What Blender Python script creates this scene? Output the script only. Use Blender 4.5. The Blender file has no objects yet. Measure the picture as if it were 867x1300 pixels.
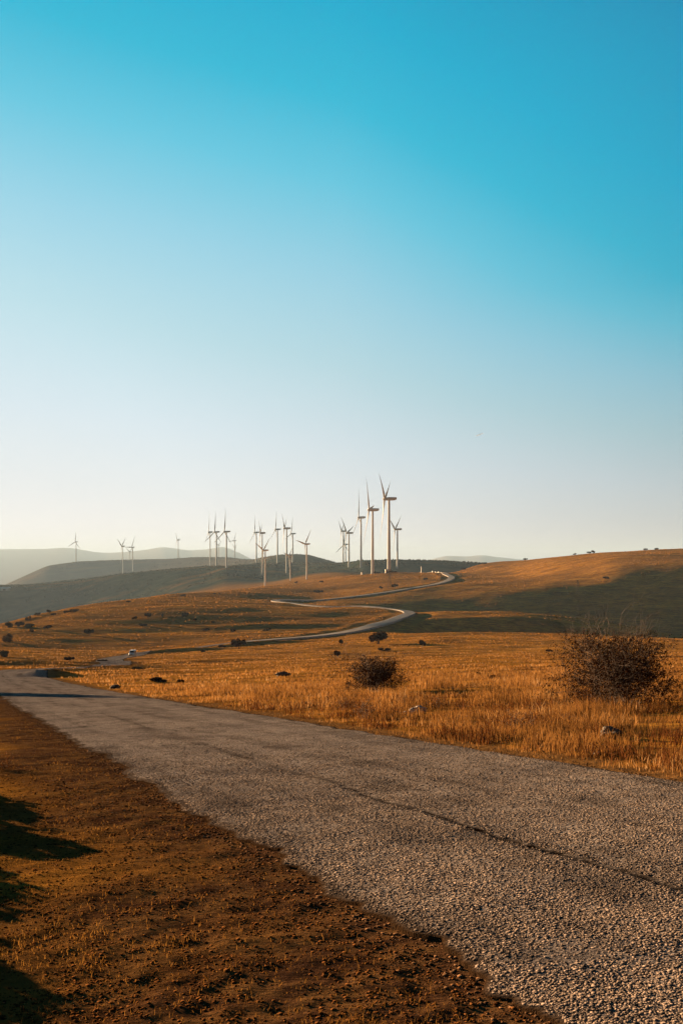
import bpy, bmesh, math, random
import numpy as np
from mathutils import Vector, Matrix, Euler
R = math.radians
rng = np.random.default_rng(7)
random.seed(7)
scene = bpy.context.scene
col = scene.collection

# ------------------------------------------------------------------ camera
F, UC, VH = 1264.0, 433.5, 712.0          # focal length, centre column and horizon row of the photograph (867 px wide)
EYE = 1.65
def at(u, v, d):
    """point on the ray of a photograph pixel at depth d"""
    return Vector(((u-UC)/F*d, d, -(v-VH)/F*d))
cd = bpy.data.cameras.new('camera'); cam = bpy.data.objects.new('camera', cd); col.objects.link(cam)
cam.location = (0, 0, 0); cam.rotation_euler = (R(90), 0, 0)
cd.sensor_width = 36; cd.lens = 35; cd.shift_y = 62/1300
cd.clip_start = 0.1; cd.clip_end = 60000
scene.camera = cam
scene.view_settings.view_transform = 'Standard'
scene.view_settings.look = 'None'
scene.view_settings.gamma = 1
scene.view_settings.exposure = 3.1
scene.cycles.max_bounces = 6
scene.cycles.volume_bounces = 1
scene.cycles.transparent_max_bounces = 12
scene.cycles.use_denoising = True

SUN_AZ, SUN_EL = -46.0, 5.5
S = Vector((math.sin(R(SUN_AZ))*math.cos(R(SUN_EL)), math.cos(R(SUN_AZ))*math.cos(R(SUN_EL)), math.sin(R(SUN_EL))))
sd = bpy.data.lights.new('sun', 'SUN'); sun = bpy.data.objects.new('sun', sd); col.objects.link(sun)
sd.energy = 5.0; sd.angle = R(0.5); sd.color = (1.0, 0.60, 0.29)
sun.rotation_euler = S.to_track_quat('Z', 'Y').to_euler()

# ------------------------------------------------------------------ node helpers
class NT:
    def __init__(s, tree): s.t = tree; tree.nodes.clear()
    def n(s, typ, **kw):
        nd = s.t.nodes.new(typ)
        for k, v in kw.items():
            if k.startswith('i_'):
                key = k[2:]
                key = int(key) if key.isdigit() else key.replace('__', ' ')
                nd.inputs[key].default_value = v
            else: setattr(nd, k, v)
        return nd
    def l(s, a, b): s.t.links.new(a, b)
    def math(s, op, a, b=None, clamp=False):
        nd = s.n('ShaderNodeMath', operation=op, use_clamp=clamp)
        for i, x in enumerate((a, b)):
            if x is None: continue
            if isinstance(x, (int, float)): nd.inputs[i].default_value = x
            else: s.l(x, nd.inputs[i])
        return nd.outputs[0]
    def ramp(s, fac, stops, interp='LINEAR'):
        nd = s.n('ShaderNodeValToRGB'); cr = nd.color_ramp; cr.interpolation = interp
        while len(cr.elements) < len(stops): cr.elements.new(0.5)
        for e, (p, c) in zip(cr.elements, stops):
            e.position = p
            e.color = (*c, 1) if isinstance(c, (tuple, list)) else (c, c, c, 1)
        s.l(fac, nd.inputs[0]); return nd.outputs[0]
    def mix(s, fac, a, b, mode='MIX'):
        nd = s.n('ShaderNodeMix', data_type='RGBA', blend_type=mode)
        for i, x in ((0, fac), (6, a), (7, b)):
            if isinstance(x, (int, float)): nd.inputs[i].default_value = x
            elif isinstance(x, (tuple, list)): nd.inputs[i].default_value = (*x, 1) if len(x) == 3 else x
            else: s.l(x, nd.inputs[i])
        return nd.outputs[2]
    def noise(s, vec, scale, detail=6, rough=0.6, dist=0.0):
        nd = s.n('ShaderNodeTexNoise', i_Scale=scale, i_Detail=detail, i_Roughness=rough, i_Distortion=dist)
        s.l(vec, nd.inputs['Vector']); return nd.outputs[0]
    def pos(s, sx=1, sy=1, sz=1, rz=0):
        g = s.n('ShaderNodeNewGeometry')
        m = s.n('ShaderNodeMapping'); m.inputs['Scale'].default_value = (sx, sy, sz); m.inputs['Rotation'].default_value = (0, 0, rz)
        s.l(g.outputs['Position'], m.inputs['Vector']); return m.outputs[0]
    def attr(s, name): return s.n('ShaderNodeAttribute', attribute_name=name).outputs['Fac']

def newmat(name):
    m = bpy.data.materials.new(name); m.use_nodes = True
    return m, NT(m.node_tree)
def simple(name, color, rough=0.6, metal=0.0, var=0.12, scale=2.0, spec=0.4):
    m, t = newmat(name)
    out = t.n('ShaderNodeOutputMaterial'); b = t.n('ShaderNodeBsdfPrincipled', i_Roughness=rough, i_Metallic=metal)
    b.inputs['Specular IOR Level'].default_value = spec
    tc = t.n('ShaderNodeTexCoord')
    nz = t.noise(tc.outputs['Object'], scale, 5)
    c = t.mix(t.ramp(nz, [(0.3, 0.0), (0.7, 1.0)]), tuple(x*(1-var) for x in color), tuple(min(1, x*(1+var)) for x in color))
    t.l(c, b.inputs['Base Color']); t.l(b.outputs[0], out.inputs[0])
    return m
def leafy(name, c0, c1, transl=0.35, attr='rnd', c2=None):
    m, t = newmat(name)
    out = t.n('ShaderNodeOutputMaterial')
    c = t.ramp(t.attr(attr), [(0.0, c0), (.82 if c2 else 1.0, c1)]+([(1.0, c2)] if c2 else []))
    d = t.n('ShaderNodeBsdfDiffuse'); tr = t.n('ShaderNodeBsdfTranslucent'); mx = t.n('ShaderNodeMixShader', i_0=transl)
    t.l(c, d.inputs[0]); t.l(c, tr.inputs[0]); t.l(d.outputs[0], mx.inputs[1]); t.l(tr.outputs[0], mx.inputs[2]); t.l(mx.outputs[0], out.inputs[0])
    return m

# ------------------------------------------------------------------ mesh helpers
def tag(o, label=None, cat=None, group=None, kind=None):
    if label: o['label'] = label
    if cat: o['category'] = cat
    if group: o['group'] = group
    if kind: o['kind'] = kind
    return o
def empty(name, loc, rz=0.0, sc=1.0):
    o = bpy.data.objects.new(name, None); col.objects.link(o)
    o.location = loc; o.rotation_euler = (0, 0, rz); o.scale = (sc, sc, sc); o.empty_display_size = 0.5
    return o
def np_mesh(name, verts, faces_list, mat=None, attrs=None, smooth=False):
    """verts (N,3); faces_list = list of (M,k) int arrays"""
    me = bpy.data.meshes.new(name)
    v = np.ascontiguousarray(verts, dtype=np.float32)
    me.vertices.add(len(v)); me.vertices.foreach_set('co', v.ravel())
    loops = np.concatenate([f.ravel() for f in faces_list]).astype(np.int32)
    counts = np.concatenate([np.full(len(f), f.shape[1], np.int32) for f in faces_list])
    starts = np.concatenate(([0], np.cumsum(counts)[:-1])).astype(np.int32)
    me.loops.add(len(loops)); me.loops.foreach_set('vertex_index', loops)
    me.polygons.add(len(counts)); me.polygons.foreach_set('loop_start', starts); me.polygons.foreach_set('loop_total', counts)
    if smooth: me.polygons.foreach_set('use_smooth', np.ones(len(counts), bool))
    for k, a in (attrs or {}).items():
        at_ = me.attributes.new(k, 'FLOAT', 'POINT'); at_.data.foreach_set('value', np.ascontiguousarray(a, dtype=np.float32))
    me.update(calc_edges=True)
    if mat: me.materials.append(mat)
    return me
def link(name, me, parent=None):
    o = bpy.data.objects.new(name, me); col.objects.link(o)
    if parent: o.parent = parent
    return o
class MB:
    """collects boxes, bars, tubes and lathes into one mesh"""
    def __init__(s): s.v = []; s.f = []
    def add(s, vs, fs):
        o = len(s.v); s.v += [tuple(v) for v in vs]; s.f += [tuple(i+o for i in f) for f in fs]
    def box(s, c, size, mat=None):
        x, y, z = (k/2 for k in size)
        vs = [Vector((sx*x, sy*y, sz*z)) for sx in (-1, 1) for sy in (-1, 1) for sz in (-1, 1)]
        if mat: vs = [mat @ q for q in vs]
        s.add([q+Vector(c) for q in vs], [(0, 1, 3, 2), (4, 6, 7, 5), (0, 4, 5, 1), (2, 3, 7, 6), (0, 2, 6, 4), (1, 5, 7, 3)])
    def tube(s, pts, rad, n=8, cap=True):
        pts = [Vector(p) for p in pts]; rings = []
        for i, p in enumerate(pts):
            d = (pts[min(i+1, len(pts)-1)]-pts[max(i-1, 0)]).normalized()
            a = d.orthogonal().normalized(); b = d.cross(a)
            r = rad[i] if isinstance(rad, (list, tuple)) else rad
            rings.append([p+(a*math.cos(k*2*math.pi/n)+b*math.sin(k*2*math.pi/n))*r for k in range(n)])
        fs = [(i*n+k, i*n+(k+1) % n, (i+1)*n+(k+1) % n, (i+1)*n+k) for i in range(len(pts)-1) for k in range(n)]
        if cap: fs += [tuple(range(n))[::-1], tuple((len(pts)-1)*n+k for k in range(n))]
        s.add([q for r_ in rings for q in r_], fs)
    def lathe(s, prof, n=24, M=None):
        vs = []
        for r, z in prof:
            for k in range(n):
                q = Vector((r*math.cos(k*2*math.pi/n), r*math.sin(k*2*math.pi/n), z)); vs.append(M @ q if M else q)
        m = len(prof)
        fs = [(i*n+k, i*n+(k+1) % n, (i+1)*n+(k+1) % n, (i+1)*n+k) for i in range(m-1) for k in range(n)]
        fs += [tuple(range(n))[::-1], tuple((m-1)*n+k for k in range(n))]
        s.add(vs, fs)
    def loft(s, rings, caps=True):
        n = len(rings[0])
        fs = [(i*n+k, i*n+(k+1) % n, (i+1)*n+(k+1) % n, (i+1)*n+k) for i in range(len(rings)-1) for k in range(n)]
        if caps: fs += [tuple(range(n))[::-1], tuple((len(rings)-1)*n+k for k in range(n))]
        s.add([q for r_ in rings for q in r_], fs)
    def build(s, name, mat, parent=None, smooth=False, bevel=0.0):
        me = bpy.data.meshes.new(name); me.from_pydata(s.v, [], s.f); me.update()
        bm = bmesh.new(); bm.from_mesh(me)
        if bevel: bmesh.ops.bevel(bm, geom=list(bm.edges), offset=bevel, segments=2, affect='EDGES', profile=0.5)
        bmesh.ops.recalc_face_normals(bm, faces=list(bm.faces)); bm.to_mesh(me); bm.free()
        if smooth:
            for p in me.polygons: p.use_smooth = True
            me.set_sharp_from_angle(angle=R(40))
        me.materials.append(mat)
        return link(name, me, parent)

# ------------------------------------------------------------------ 2-D noise
PERM = rng.permutation(4096)
GR = rng.normal(size=(4096, 2)); GR /= np.linalg.norm(GR, axis=1)[:, None]
def perlin(x, y, seed=0):
    xi = np.floor(x).astype(np.int64); yi = np.floor(y).astype(np.int64)
    fx = x-xi; fy = y-yi
    def g(ix, iy, dx, dy):
        h = PERM[(PERM[(ix+seed*131) & 4095]+iy) & 4095]; q = GR[h]; return q[..., 0]*dx+q[..., 1]*dy
    u = fx*fx*fx*(fx*(fx*6-15)+10); w = fy*fy*fy*(fy*(fy*6-15)+10)
    a = g(xi, yi, fx, fy); b = g(xi+1, yi, fx-1, fy); c = g(xi, yi+1, fx, fy-1); d = g(xi+1, yi+1, fx-1, fy-1)
    return ((a+(b-a)*u)+((c+(d-c)*u)-(a+(b-a)*u))*w)*1.5
def sstep(a, b, x):
    t = np.clip((x-a)/(b-a), 0, 1); return t*t*(3-2*t)

# ------------------------------------------------------------------ the lie of the land
# ridges, dips and shoulders from near to far: (column, depth, row) along each line
LINES = [
 [(0, 70, 868), (200, 70, 865), (433, 70, 857), (867, 70, 842)],
 [(0, 120, 850), (140, 120, 852), (300, 120, 846), (433, 120, 842), (600, 120, 836), (867, 120, 832)],
 [(0, 220, 836), (140, 220, 838), (300, 220, 832), (433, 220, 830), (600, 220, 826), (867, 220, 824)],
 [(0, 270, 826), (167, 268, 832), (300, 270, 824), (433, 270, 818), (600, 270, 813), (867, 270, 816)],
 [(0, 330, 815), (100, 330, 822), (200, 330, 821), (300, 330, 815), (395, 330, 811), (500, 335, 805), (560, 335, 803), (700, 335, 805), (867, 335, 811)],
 [(0, 352, 809), (100, 365, 808), (200, 370, 808), (300, 380, 804), (400, 390, 803), (480, 405, 799), (520, 420, 802), (560, 440, 812), (700, 445, 818), (867, 445, 826)],
 [(0, 375, 804), (100, 400, 797), (200, 410, 797), (300, 430, 793), (400, 440, 792), (480, 450, 789), (520, 470, 784), (560, 470, 785), (640, 470, 785), (700, 470, 790), (760, 466, 796), (867, 466, 813)],
 [(0, 400, 799), (100, 430, 788), (200, 440, 785), (300, 470, 780), (400, 500, 776), (450, 540, 770), (480, 530, 771), (522, 500, 778), (560, 510, 776), (640, 510, 777), (700, 505, 783), (760, 500, 790), (867, 490, 809)],
 [(0, 415, 798), (100, 460, 780), (200, 480, 774), (300, 520, 770), (355, 560, 768), (400, 590, 768), (450, 600, 770), (520, 600, 783), (560, 600, 787), (700, 600, 797), (867, 590, 820)],
 [(0, 425, 797), (100, 490, 776), (200, 540, 767), (300, 600, 762), (355, 680, 761), (400, 700, 763), (463, 725, 756), (520, 745, 748), (563, 770, 741), (620, 735, 743), (700, 700, 746), (780, 680, 754), (867, 660, 768)],
 [(0, 430, 796), (50, 470, 782), (100, 530, 771), (200, 620, 758), (300, 760, 750), (355, 850, 747), (400, 950, 741), (450, 1000, 731), (500, 1010, 727), (560, 1000, 727), (600, 980, 729), (650, 920, 728), (700, 820, 725), (780, 765, 716), (867, 740, 713)],
 [(0, 700, 830), (60, 800, 815), (100, 900, 800), (200, 1000, 770), (300, 1100, 753), (337, 1300, 743.5), (390, 1260, 735), (430, 1250, 730), (470, 1250, 731), (560, 1250, 733), (610, 1150, 716), (650, 1100, 713), (700, 1060, 707.5), (760, 1050, 702), (820, 1040, 698.5), (867, 1040, 697)],
 [(0, 1980, 792), (100, 1960, 769), (180, 1900, 758), (230, 1700, 752), (300, 1500, 746), (350, 1650, 738), (390, 1650, 730), (430, 1650, 726), (470, 1650, 730), (520, 1650, 731), (560, 1650, 731), (620, 1650, 733), (700, 1500, 735), (867, 1500, 735)],
 [(0, 2200, 744), (35, 2200, 744), (97, 2200, 737), (150, 2150, 730), (180, 2100, 727), (228, 2100, 722), (264, 2150, 718.5), (285, 2000, 720), (325, 2300, 715), (352, 2180, 715.5), (371, 2300, 716.5), (410, 2200, 715.5), (436, 2150, 714), (458, 1850, 711.5), (490, 1800, 711), (560, 1820, 712), (620, 1850, 715), (660, 1900, 720), (867, 2000, 730)],
 [(0, 3550, 752), (100, 3550, 740), (200, 3500, 727), (264, 3200, 724), (325, 2500, 717), (355, 2500, 713), (400, 2500, 714), (436, 2600, 722), (560, 2600, 725), (867, 2600, 735)],
 [(0, 3900, 750), (14, 3900, 742), (30, 3900, 733), (60, 3900, 718.5), (99, 3950, 713), (150, 3950, 711), (216, 3950, 709.5), (246, 3950, 707.5), (285, 3950, 707.5), (320, 3500, 711), (340, 2950, 706.5), (355, 2850, 704), (375, 2800, 703.5), (395, 2800, 705), (403, 2800, 708), (418, 2800, 712), (436, 2900, 718), (560, 3000, 722), (867, 3000, 730)],
 [(0, 8500, 743), (60, 8500, 735), (436, 8500, 732), (867, 8500, 735)],
 [(-120, 17500, 702), (-60, 17500, 700), (0, 17500, 697.5), (60, 17500, 697), (78, 17500, 695.5), (93, 17500, 696), (120, 17500, 701), (135, 17500, 702), (159, 17500, 701), (186, 17500, 698), (207, 17500, 694.5), (219, 17500, 696), (240, 17500, 699), (264, 17500, 697.5), (283, 17500, 694), (300, 17500, 700), (320, 17500, 710), (340, 17500, 714.5), (440, 17500, 715), (535, 17500, 714), (555, 17500, 708), (567, 17500, 705.5), (593, 17500, 706.5), (612, 17500, 704.5), (629, 17500, 707), (664, 17500, 710.5), (720, 17500, 712), (867, 17500, 713)],
 [(0, 20500, 716), (867, 20500, 716)],
]
UG = np.arange(-1200, 2101, 1.0)
KD, KH = [], []
def blur(a, s):
    k = np.exp(-0.5*(np.arange(-4*s, 4*s+1)/s)**2); k /= k.sum()
    return np.convolve(np.pad(a, 4*s, mode='edge'), k, 'valid')
for i, ln in enumerate(LINES):
    a = np.array(ln, float)
    sg = 4 if i in (13, 15, 17) else 12
    d = blur(np.interp(UG, a[:, 0], a[:, 1]), sg); v = blur(np.interp(UG, a[:, 0], a[:, 2]), sg)
    if KD: d = np.maximum(d, KD[-1]*1.006)
    KD.append(d); KH.append(-(v-VH)/F*d)
KD = np.array(KD); KH = np.array(KH)
GA, GB = 0.0361, -0.0909                      # cross fall and downgrade of the ground round the camera
def plane(x, y): return -EYE+GA*x+GB*y
# two plane knots in front of the first line
def profile(U, d, xr):
    """height at depth d along image column U (xr = x/d)"""
    n = len(U); K = len(KD)
    xs = np.empty((n, K+2)); hs = np.empty((n, K+2))
    for j, dd in enumerate((22.0, 44.0)):
        xs[:, j] = dd; hs[:, j] = -EYE+(GA*xr+GB)*dd
    for k in range(K):
        xs[:, k+2] = np.interp(U, UG, KD[k]); hs[:, k+2] = np.interp(U, UG, KH[k])
    dx = np.diff(xs, axis=1); s = np.diff(hs, axis=1)/dx
    m = np.zeros_like(xs)
    w1 = 2*dx[:, 1:]+dx[:, :-1]; w2 = dx[:, 1:]+2*dx[:, :-1]
    ok = s[:, 1:]*s[:, :-1] > 0
    with np.errstate(divide='ignore', invalid='ignore'):
        hm = (w1+w2)/(w1/s[:, :-1]+w2/s[:, 1:])
    m[:, 1:-1] = np.where(ok, hm, 0); m[:, 0] = s[:, 0]; m[:, -1] = s[:, -1]
    dq = np.clip(d, 22.0, xs[:, -1])
    idx = np.clip((xs <= dq[:, None]).sum(1)-1, 0, K)
    r = np.arange(n)
    h = dx[r, idx]; t = (dq-xs[r, idx])/h
    h0, h1, m0, m1 = hs[r, idx], hs[r, idx+1], m[r, idx]*h, m[r, idx+1]*h
    return (2*t**3-3*t**2+1)*h0+(t**3-2*t**2+t)*m0+(-2*t**3+3*t**2)*h1+(t**3-t**2)*m1
TH = R(48)
def base_height(x, y):
    x = np.asarray(x, float); y = np.asarray(y, float)
    th = np.arctan2(x, y); r = np.hypot(x, y)
    tc = np.clip(th, -TH, TH); d = r*np.cos(tc); tn = np.tan(tc)
    h = profile(UC+F*tn, d, tn)
    w = sstep(R(60), R(150), np.abs(th))
    if (w > 0).any():
        tn2 = -tn; h2 = profile(UC+F*tn2, d, tn2)
        h = h*(1-w/2)+h2*(w/2)
    k = sstep(24, 40, d)
    return plane(x, y)*(1-k)+h*k

# ------------------------------------------------------------------ the road
HD = np.array([-0.369, 0.9294]); ND = np.array([0.9294, 0.369])       # along and across the near road
ctr = [ND*5.2+HD*s for s in (-40, -20, 0, 15, 30, 45, 60, 75)]
ctr += [np.array(p) for p in ((-29.2, 88.5), (-33.6, 101), (-36, 110), (-36.8, 119), (-35.3, 129), (-34, 140), (-36, 160), (-44, 190), (-52, 225), (-55, 262), (-52, 290),
        (-38, 315), (-22, 330), (-10.5, 345), (2, 385), (16, 430), (28, 470), (33.5, 490), (31, 513), (20, 528), (7, 543), (-12, 560), (-28, 588),
        (-40, 618), (-42, 648), (-35, 676), (-18, 697), (17, 723), (52, 748), (78, 780), (94, 850), (97, 930), (102, 1000), (96, 1060), (80, 1150))]
ctr = np.array(ctr)
def catmull(P, step):
    out = []
    for i in range(len(P)-1):
        p0, p1, p2, p3 = P[max(i-1, 0)], P[i], P[i+1], P[min(i+2, len(P)-1)]
        n = max(2, int(np.linalg.norm(p2-p1)/step(p1)))
        for t in np.arange(n)/n:
            out.append(0.5*((2*p1)+(-p0+p2)*t+(2*p0-5*p1+4*p2-p3)*t*t+(-p0+3*p1-3*p2+p3)*t**3))
    out.append(P[-1]); return np.array(out)
path = catmull(ctr, lambda p: max(1.5, 0.012*np.linalg.norm(p)))
tan_ = np.gradient(path, axis=0); tan_ /= np.linalg.norm(tan_, axis=1)[:, None]
nor_ = np.stack([tan_[:, 1], -tan_[:, 0]], 1)                            # to the right of travel
plen = np.concatenate(([0], np.cumsum(np.linalg.norm(np.diff(path, axis=0), axis=1))))
def road_dist(x, y, lim=30.0):
    """signed distance to the centre line (right positive) and length along it"""
    sdv = np.full(len(x), 1e3); sl = np.zeros(len(x))
    best = np.full(len(x), 1e9)
    for i in range(len(path)-1):
        a, b = path[i], path[i+1]
        lo = np.minimum(a, b)-lim; hi = np.maximum(a, b)+lim
        q = np.nonzero((x > lo[0]) & (x < hi[0]) & (y > lo[1]) & (y < hi[1]))[0]
        if not len(q): continue
        e = b-a; L = e@e
        t = np.clip(((x[q]-a[0])*e[0]+(y[q]-a[1])*e[1])/L, 0, 1)
        px = x[q]-a[0]-e[0]*t; py = y[q]-a[1]-e[1]*t
        dd = np.hypot(px, py); up = dd < best[q]
        j = q[up]; best[j] = dd[up]
        sdv[j] = dd[up]*np.sign(px[up]*e[1]-py[up]*e[0]); sl[j] = plen[i]+t[up]*math.sqrt(L)
    return sdv, sl
def half_width(d): return 2.75+0.0*d

# low banks and mounds: x, y, height, radius along, radius across, heading
MOUNDS = [(-25.6, 87, 0.75, 3.0, 0.8, 105), (-31.5, 119, 0.34, 5, 1.6, 80), (-29, 131, 0.50, 7, 2.2, 70),
          (-51, 148, 0.67, 10, 2.5, 80), (-52, 166, 0.80, 9, 3, 75), (-40, 172, 0.50, 8, 3, 75), (-27, 160, 0.29, 6, 2, 80),
          (-45, 279, 1.3, 14, 2.5, 50), (-28, 300, 1.5, 17, 2.8, 62), (-33, 152, 0.34, 8, 2, 65), (-43, 205, 0.42, 12, 3, 70), (-20, 110, 0.21, 5, 1.6, 80),
          (-12, 100, 0.19, 6, 1.5, 85), (40, 150, 0.34, 16, 3, 80), (10, 180, 0.34, 20, 4, 85), (60, 215, 0.50, 22, 5, 80), (-30, 420, 1.05, 40, 10, 75), (25, 470, 0, 1, 1, 0)]
OCT = [(0.07, .012), (0.15, .012), (0.33, .014), (0.7, .016), (1.5, .03), (3.2, .09), (7, .20), (15, .32), (33, .55), (70, 1.2), (170, 2.0)]
def height(x, y, detail=True):
    x = np.asarray(x, float); y = np.asarray(y, float)
    h = base_height(x, y)
    d = np.hypot(x, y)
    sd, sl = road_dist(x, y)
    for mx, my, mh, ra, rb, hd in MOUNDS:
        c, s_ = math.sin(R(hd)), math.cos(R(hd))
        a = (x-mx)*c+(y-my)*s_; b = (x-mx)*s_-(y-my)*c
        h = h+mh*np.exp(-(a/ra)**2-(b/rb)**2)
    # cut bank on the sunny side of the far road
    wb = sstep(330, 360, sl)*(1-sstep(1200, 1300, sl))
    h = h+wb*(0.35*np.exp(-((sd+9)/2.6)**2)-0.7*np.exp(-((sd-8)/3.5)**2))
    off = np.abs(sd)
    free = sstep(2.6, 9, off)                      # ground evens out to the road
    step = 0.007*d+0.01
    near_left = (sd < -2.4) & (d < 30)
    for i, (lam, amp) in enumerate(OCT):
        w = sstep(1.6*step, 4*step, np.full(len(x), lam))
        w = w*(1-sstep(40, 200, d/np.maximum(lam, 1)) * (lam < 1))
        if lam < 0.5: w = w*sstep(2.65, 2.95, off)
        elif lam < 2: w = w*sstep(2.65, 4.0, off)*np.where(near_left, .55, 1)
        else: w = w*free*sstep(3*lam, 10*lam+30, d)
        if lam > 100: w = w*sstep(1400, 3000, d)
        q = w > 0.002
        if q.any():
            sx = 1.0 if lam < 3 else 0.55
            xa, ya = x[q]+.35*y[q], y[q]-.35*x[q]
            h[q] += amp*w[q]*perlin(xa/lam*sx+17.3*i, ya/lam+5.1*i, i)
    # crumbled hollow along the left edge of the asphalt
    e = sstep(-3.6, -2.75, sd)*(1-sstep(-2.7, -2.5, sd))*(d < 60)
    h = h-0.02*e
    h = h-(0.05+0.0009*d)*(1-sstep(2.33, 2.6, off))
    return h

# polar sheet: fine where the photograph looks, coarse elsewhere
thf = np.arctan(np.linspace(-0.365, 0.365, 620))
tho = np.concatenate([np.linspace(0.375, 1.0, 70)[1:], np.linspace(1.0, math.pi, 70)[1:]])
ths = np.concatenate([-tho[::-1], thf, tho])
rr = np.concatenate([[0.25, 0.6, 1.0, 1.5, 2.0, 2.5, 3.0, 3.4], 3.7*np.exp(np.linspace(0, math.log(16/3.7), 420)), 16*np.exp(np.linspace(0, math.log(60/16), 170))[1:],
                     60*np.exp(np.linspace(0, math.log(1300/60), 520))[1:], 1300*np.exp(np.linspace(0, math.log(20300/1300), 250))[1:]])
T, RRm = np.meshgrid(ths, rr)
gx = (RRm*np.sin(T)).ravel(); gy = (RRm*np.cos(T)).ravel()
gz = np.empty_like(gx)
CH = 120000
for i in range(0, len(gx), CH): gz[i:i+CH] = height(gx[i:i+CH], gy[i:i+CH])
nT, nR = len(ths), len(rr)
ii, jj = np.meshgrid(np.arange(nR-1), np.arange(nT-1), indexing='ij')
q = (ii*nT+jj).ravel()
quads = np.stack([q, q+nT, q+nT+1, q+1], 1)[:, ::-1]
sdv, slv = np.empty_like(gx), np.empty_like(gx)
for i in range(0, len(gx), CH): sdv[i:i+CH], slv[i:i+CH] = road_dist(gx[i:i+CH], gy[i:i+CH])
gd = np.hypot(gx, gy)
wob = perlin(gx/0.9, gy/0.9, 21)*0.7+perlin(gx/3.1, gy/3.1, 22)*1.2
dirt = np.where(sdv < 0, 1-sstep(3.6, 5.6, -sdv+wob), 1-sstep(2.9, 3.6, sdv+0.3*wob))
sand_ = (sdv > 0)*(1-sstep(2.95, 3.55, sdv+.25*wob))*(1-sstep(80, 140, gd))
dirt = dirt*(1-sstep(60, 110, gd))+0.6*(1-sstep(3.0, 5.0, np.abs(sdv)))*sstep(60, 110, gd)
left_v = (sdv < 0)*(1-sstep(20, 45, gd))
scrub = sstep(1550, 1750, gd)
# tones of dry vegetation that follow the hills: scrub on the far hills

# ---- ground material
gm, t = newmat('dry_grassland')
out = t.n('ShaderNodeOutputMaterial'); b = t.n('ShaderNodeBsdfDiffuse', i_Roughness=0.7)
P1 = t.pos(); P2 = t.pos(0.45, 1.0, 1.0, R(8)); P3 = t.pos(0.3, 1.0, 1.0, R(-20))
n_big = t.noise(P2, 0.012, 6, 0.62, 0.4); n_mid = t.noise(P2, 0.11, 7, 0.68, 0.6); n_fine = t.noise(P3, 1.1, 8, 0.72)
n_tiny = t.noise(P1, 14.0, 6, 0.75)
n_m2 = t.noise(P3, 0.36, 7, 0.7, 0.8)
grass = t.ramp(n_mid, [(0.30, (0.1505, 0.0719, 0.0189)), (0.44, (0.3464, 0.1680, 0.0320)), (0.56, (0.5120, 0.2486, 0.0434)), (0.72, (0.6324, 0.3428, 0.0679))])
grass = t.mix(t.ramp(n_m2, [(0.36, .85), (0.52, 0.0)]), grass, (0.1130, 0.0548, 0.0189))
grass = t.mix(t.ramp(n_fine, [(0.36, .75), (0.56, 0.0)]), grass, (0.0934, 0.0480, 0.0170))
grass = t.mix(t.ramp(n_big, [(0.44, 0.0), (0.62, .5)]), grass, (0.1732, 0.0890, 0.0302))
soil = t.ramp(n_tiny, [(0.30, (0.0214, 0.0118, 0.0077)), (0.46, (0.0747, 0.0385, 0.0210)), (0.60, (0.1120, 0.0584, 0.0307)), (0.78, (0.2067, 0.1235, 0.0758))])
soil = t.mix(t.ramp(n_fine, [(0.40, .75), (0.58, 0.0)]), soil, (0.0347, 0.0189, 0.0122))
soil = t.mix(t.ramp(t.noise(P1, 2.2, 6, .7), [(0.44, 0.0), (0.60, .75)]), soil, (0.1667, 0.0927, 0.0365))
scr = t.ramp(t.noise(P2, .035, 8, .75, .5), [(0.38, (.013, .026, .021)), (0.52, (.031, .048, .036)), (0.66, (.062, .072, .046))])
scr = t.mix(t.ramp(n_big, [(0.54, 0.0), (0.66, .75)]), scr, (0.1445, 0.0850, 0.0340))
scr = t.mix(t.attr('ridge'), scr, (0.2550, 0.2125, 0.1785))  # farthest hills made paler, distance haze put into their colour
c = t.mix(t.attr('scrub'), grass, scr)
c = t.mix(t.attr('dirt'), c, soil)
sand = t.ramp(n_tiny, [(0.32, (0.0800, 0.0416, 0.0160)), (0.55, (0.2080, 0.1160, 0.0440)), (0.75, (0.2880, 0.1760, 0.0800))])
c = t.mix(t.attr('sand'), c, sand)
t.l(c, b.inputs['Color'])
hgt = t.math('ADD', t.math('MULTIPLY', t.noise(P1, 38.0, 5, 0.7), 0.035), t.math('ADD', t.math('MULTIPLY', n_tiny, 0.05), t.math('ADD', t.math('MULTIPLY', n_fine, 0.34), t.math('MULTIPLY', n_m2, 0.55))))
bp = t.n('ShaderNodeBump', i_Strength=0.75, i_Distance=1.0); t.l(hgt, bp.inputs['Height']); t.l(bp.outputs[0], b.inputs['Normal'])
t.l(b.outputs[0], out.inputs[0])
ground = link('ground', np_mesh('ground', np.stack([gx, gy, gz], 1), [quads], gm, {'dirt': dirt, 'scrub': scrub, 'sand': sand_, 'ridge': .45*sstep(2600, 3300, gd)+.55*sstep(7000, 9000, gd)}, smooth=True))  # ridge mask grows with distance and paints haze onto the far hills
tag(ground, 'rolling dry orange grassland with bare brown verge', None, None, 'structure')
Hs = lambda x, y: float(height(np.array([x]), np.array([y]))[0])

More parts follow.
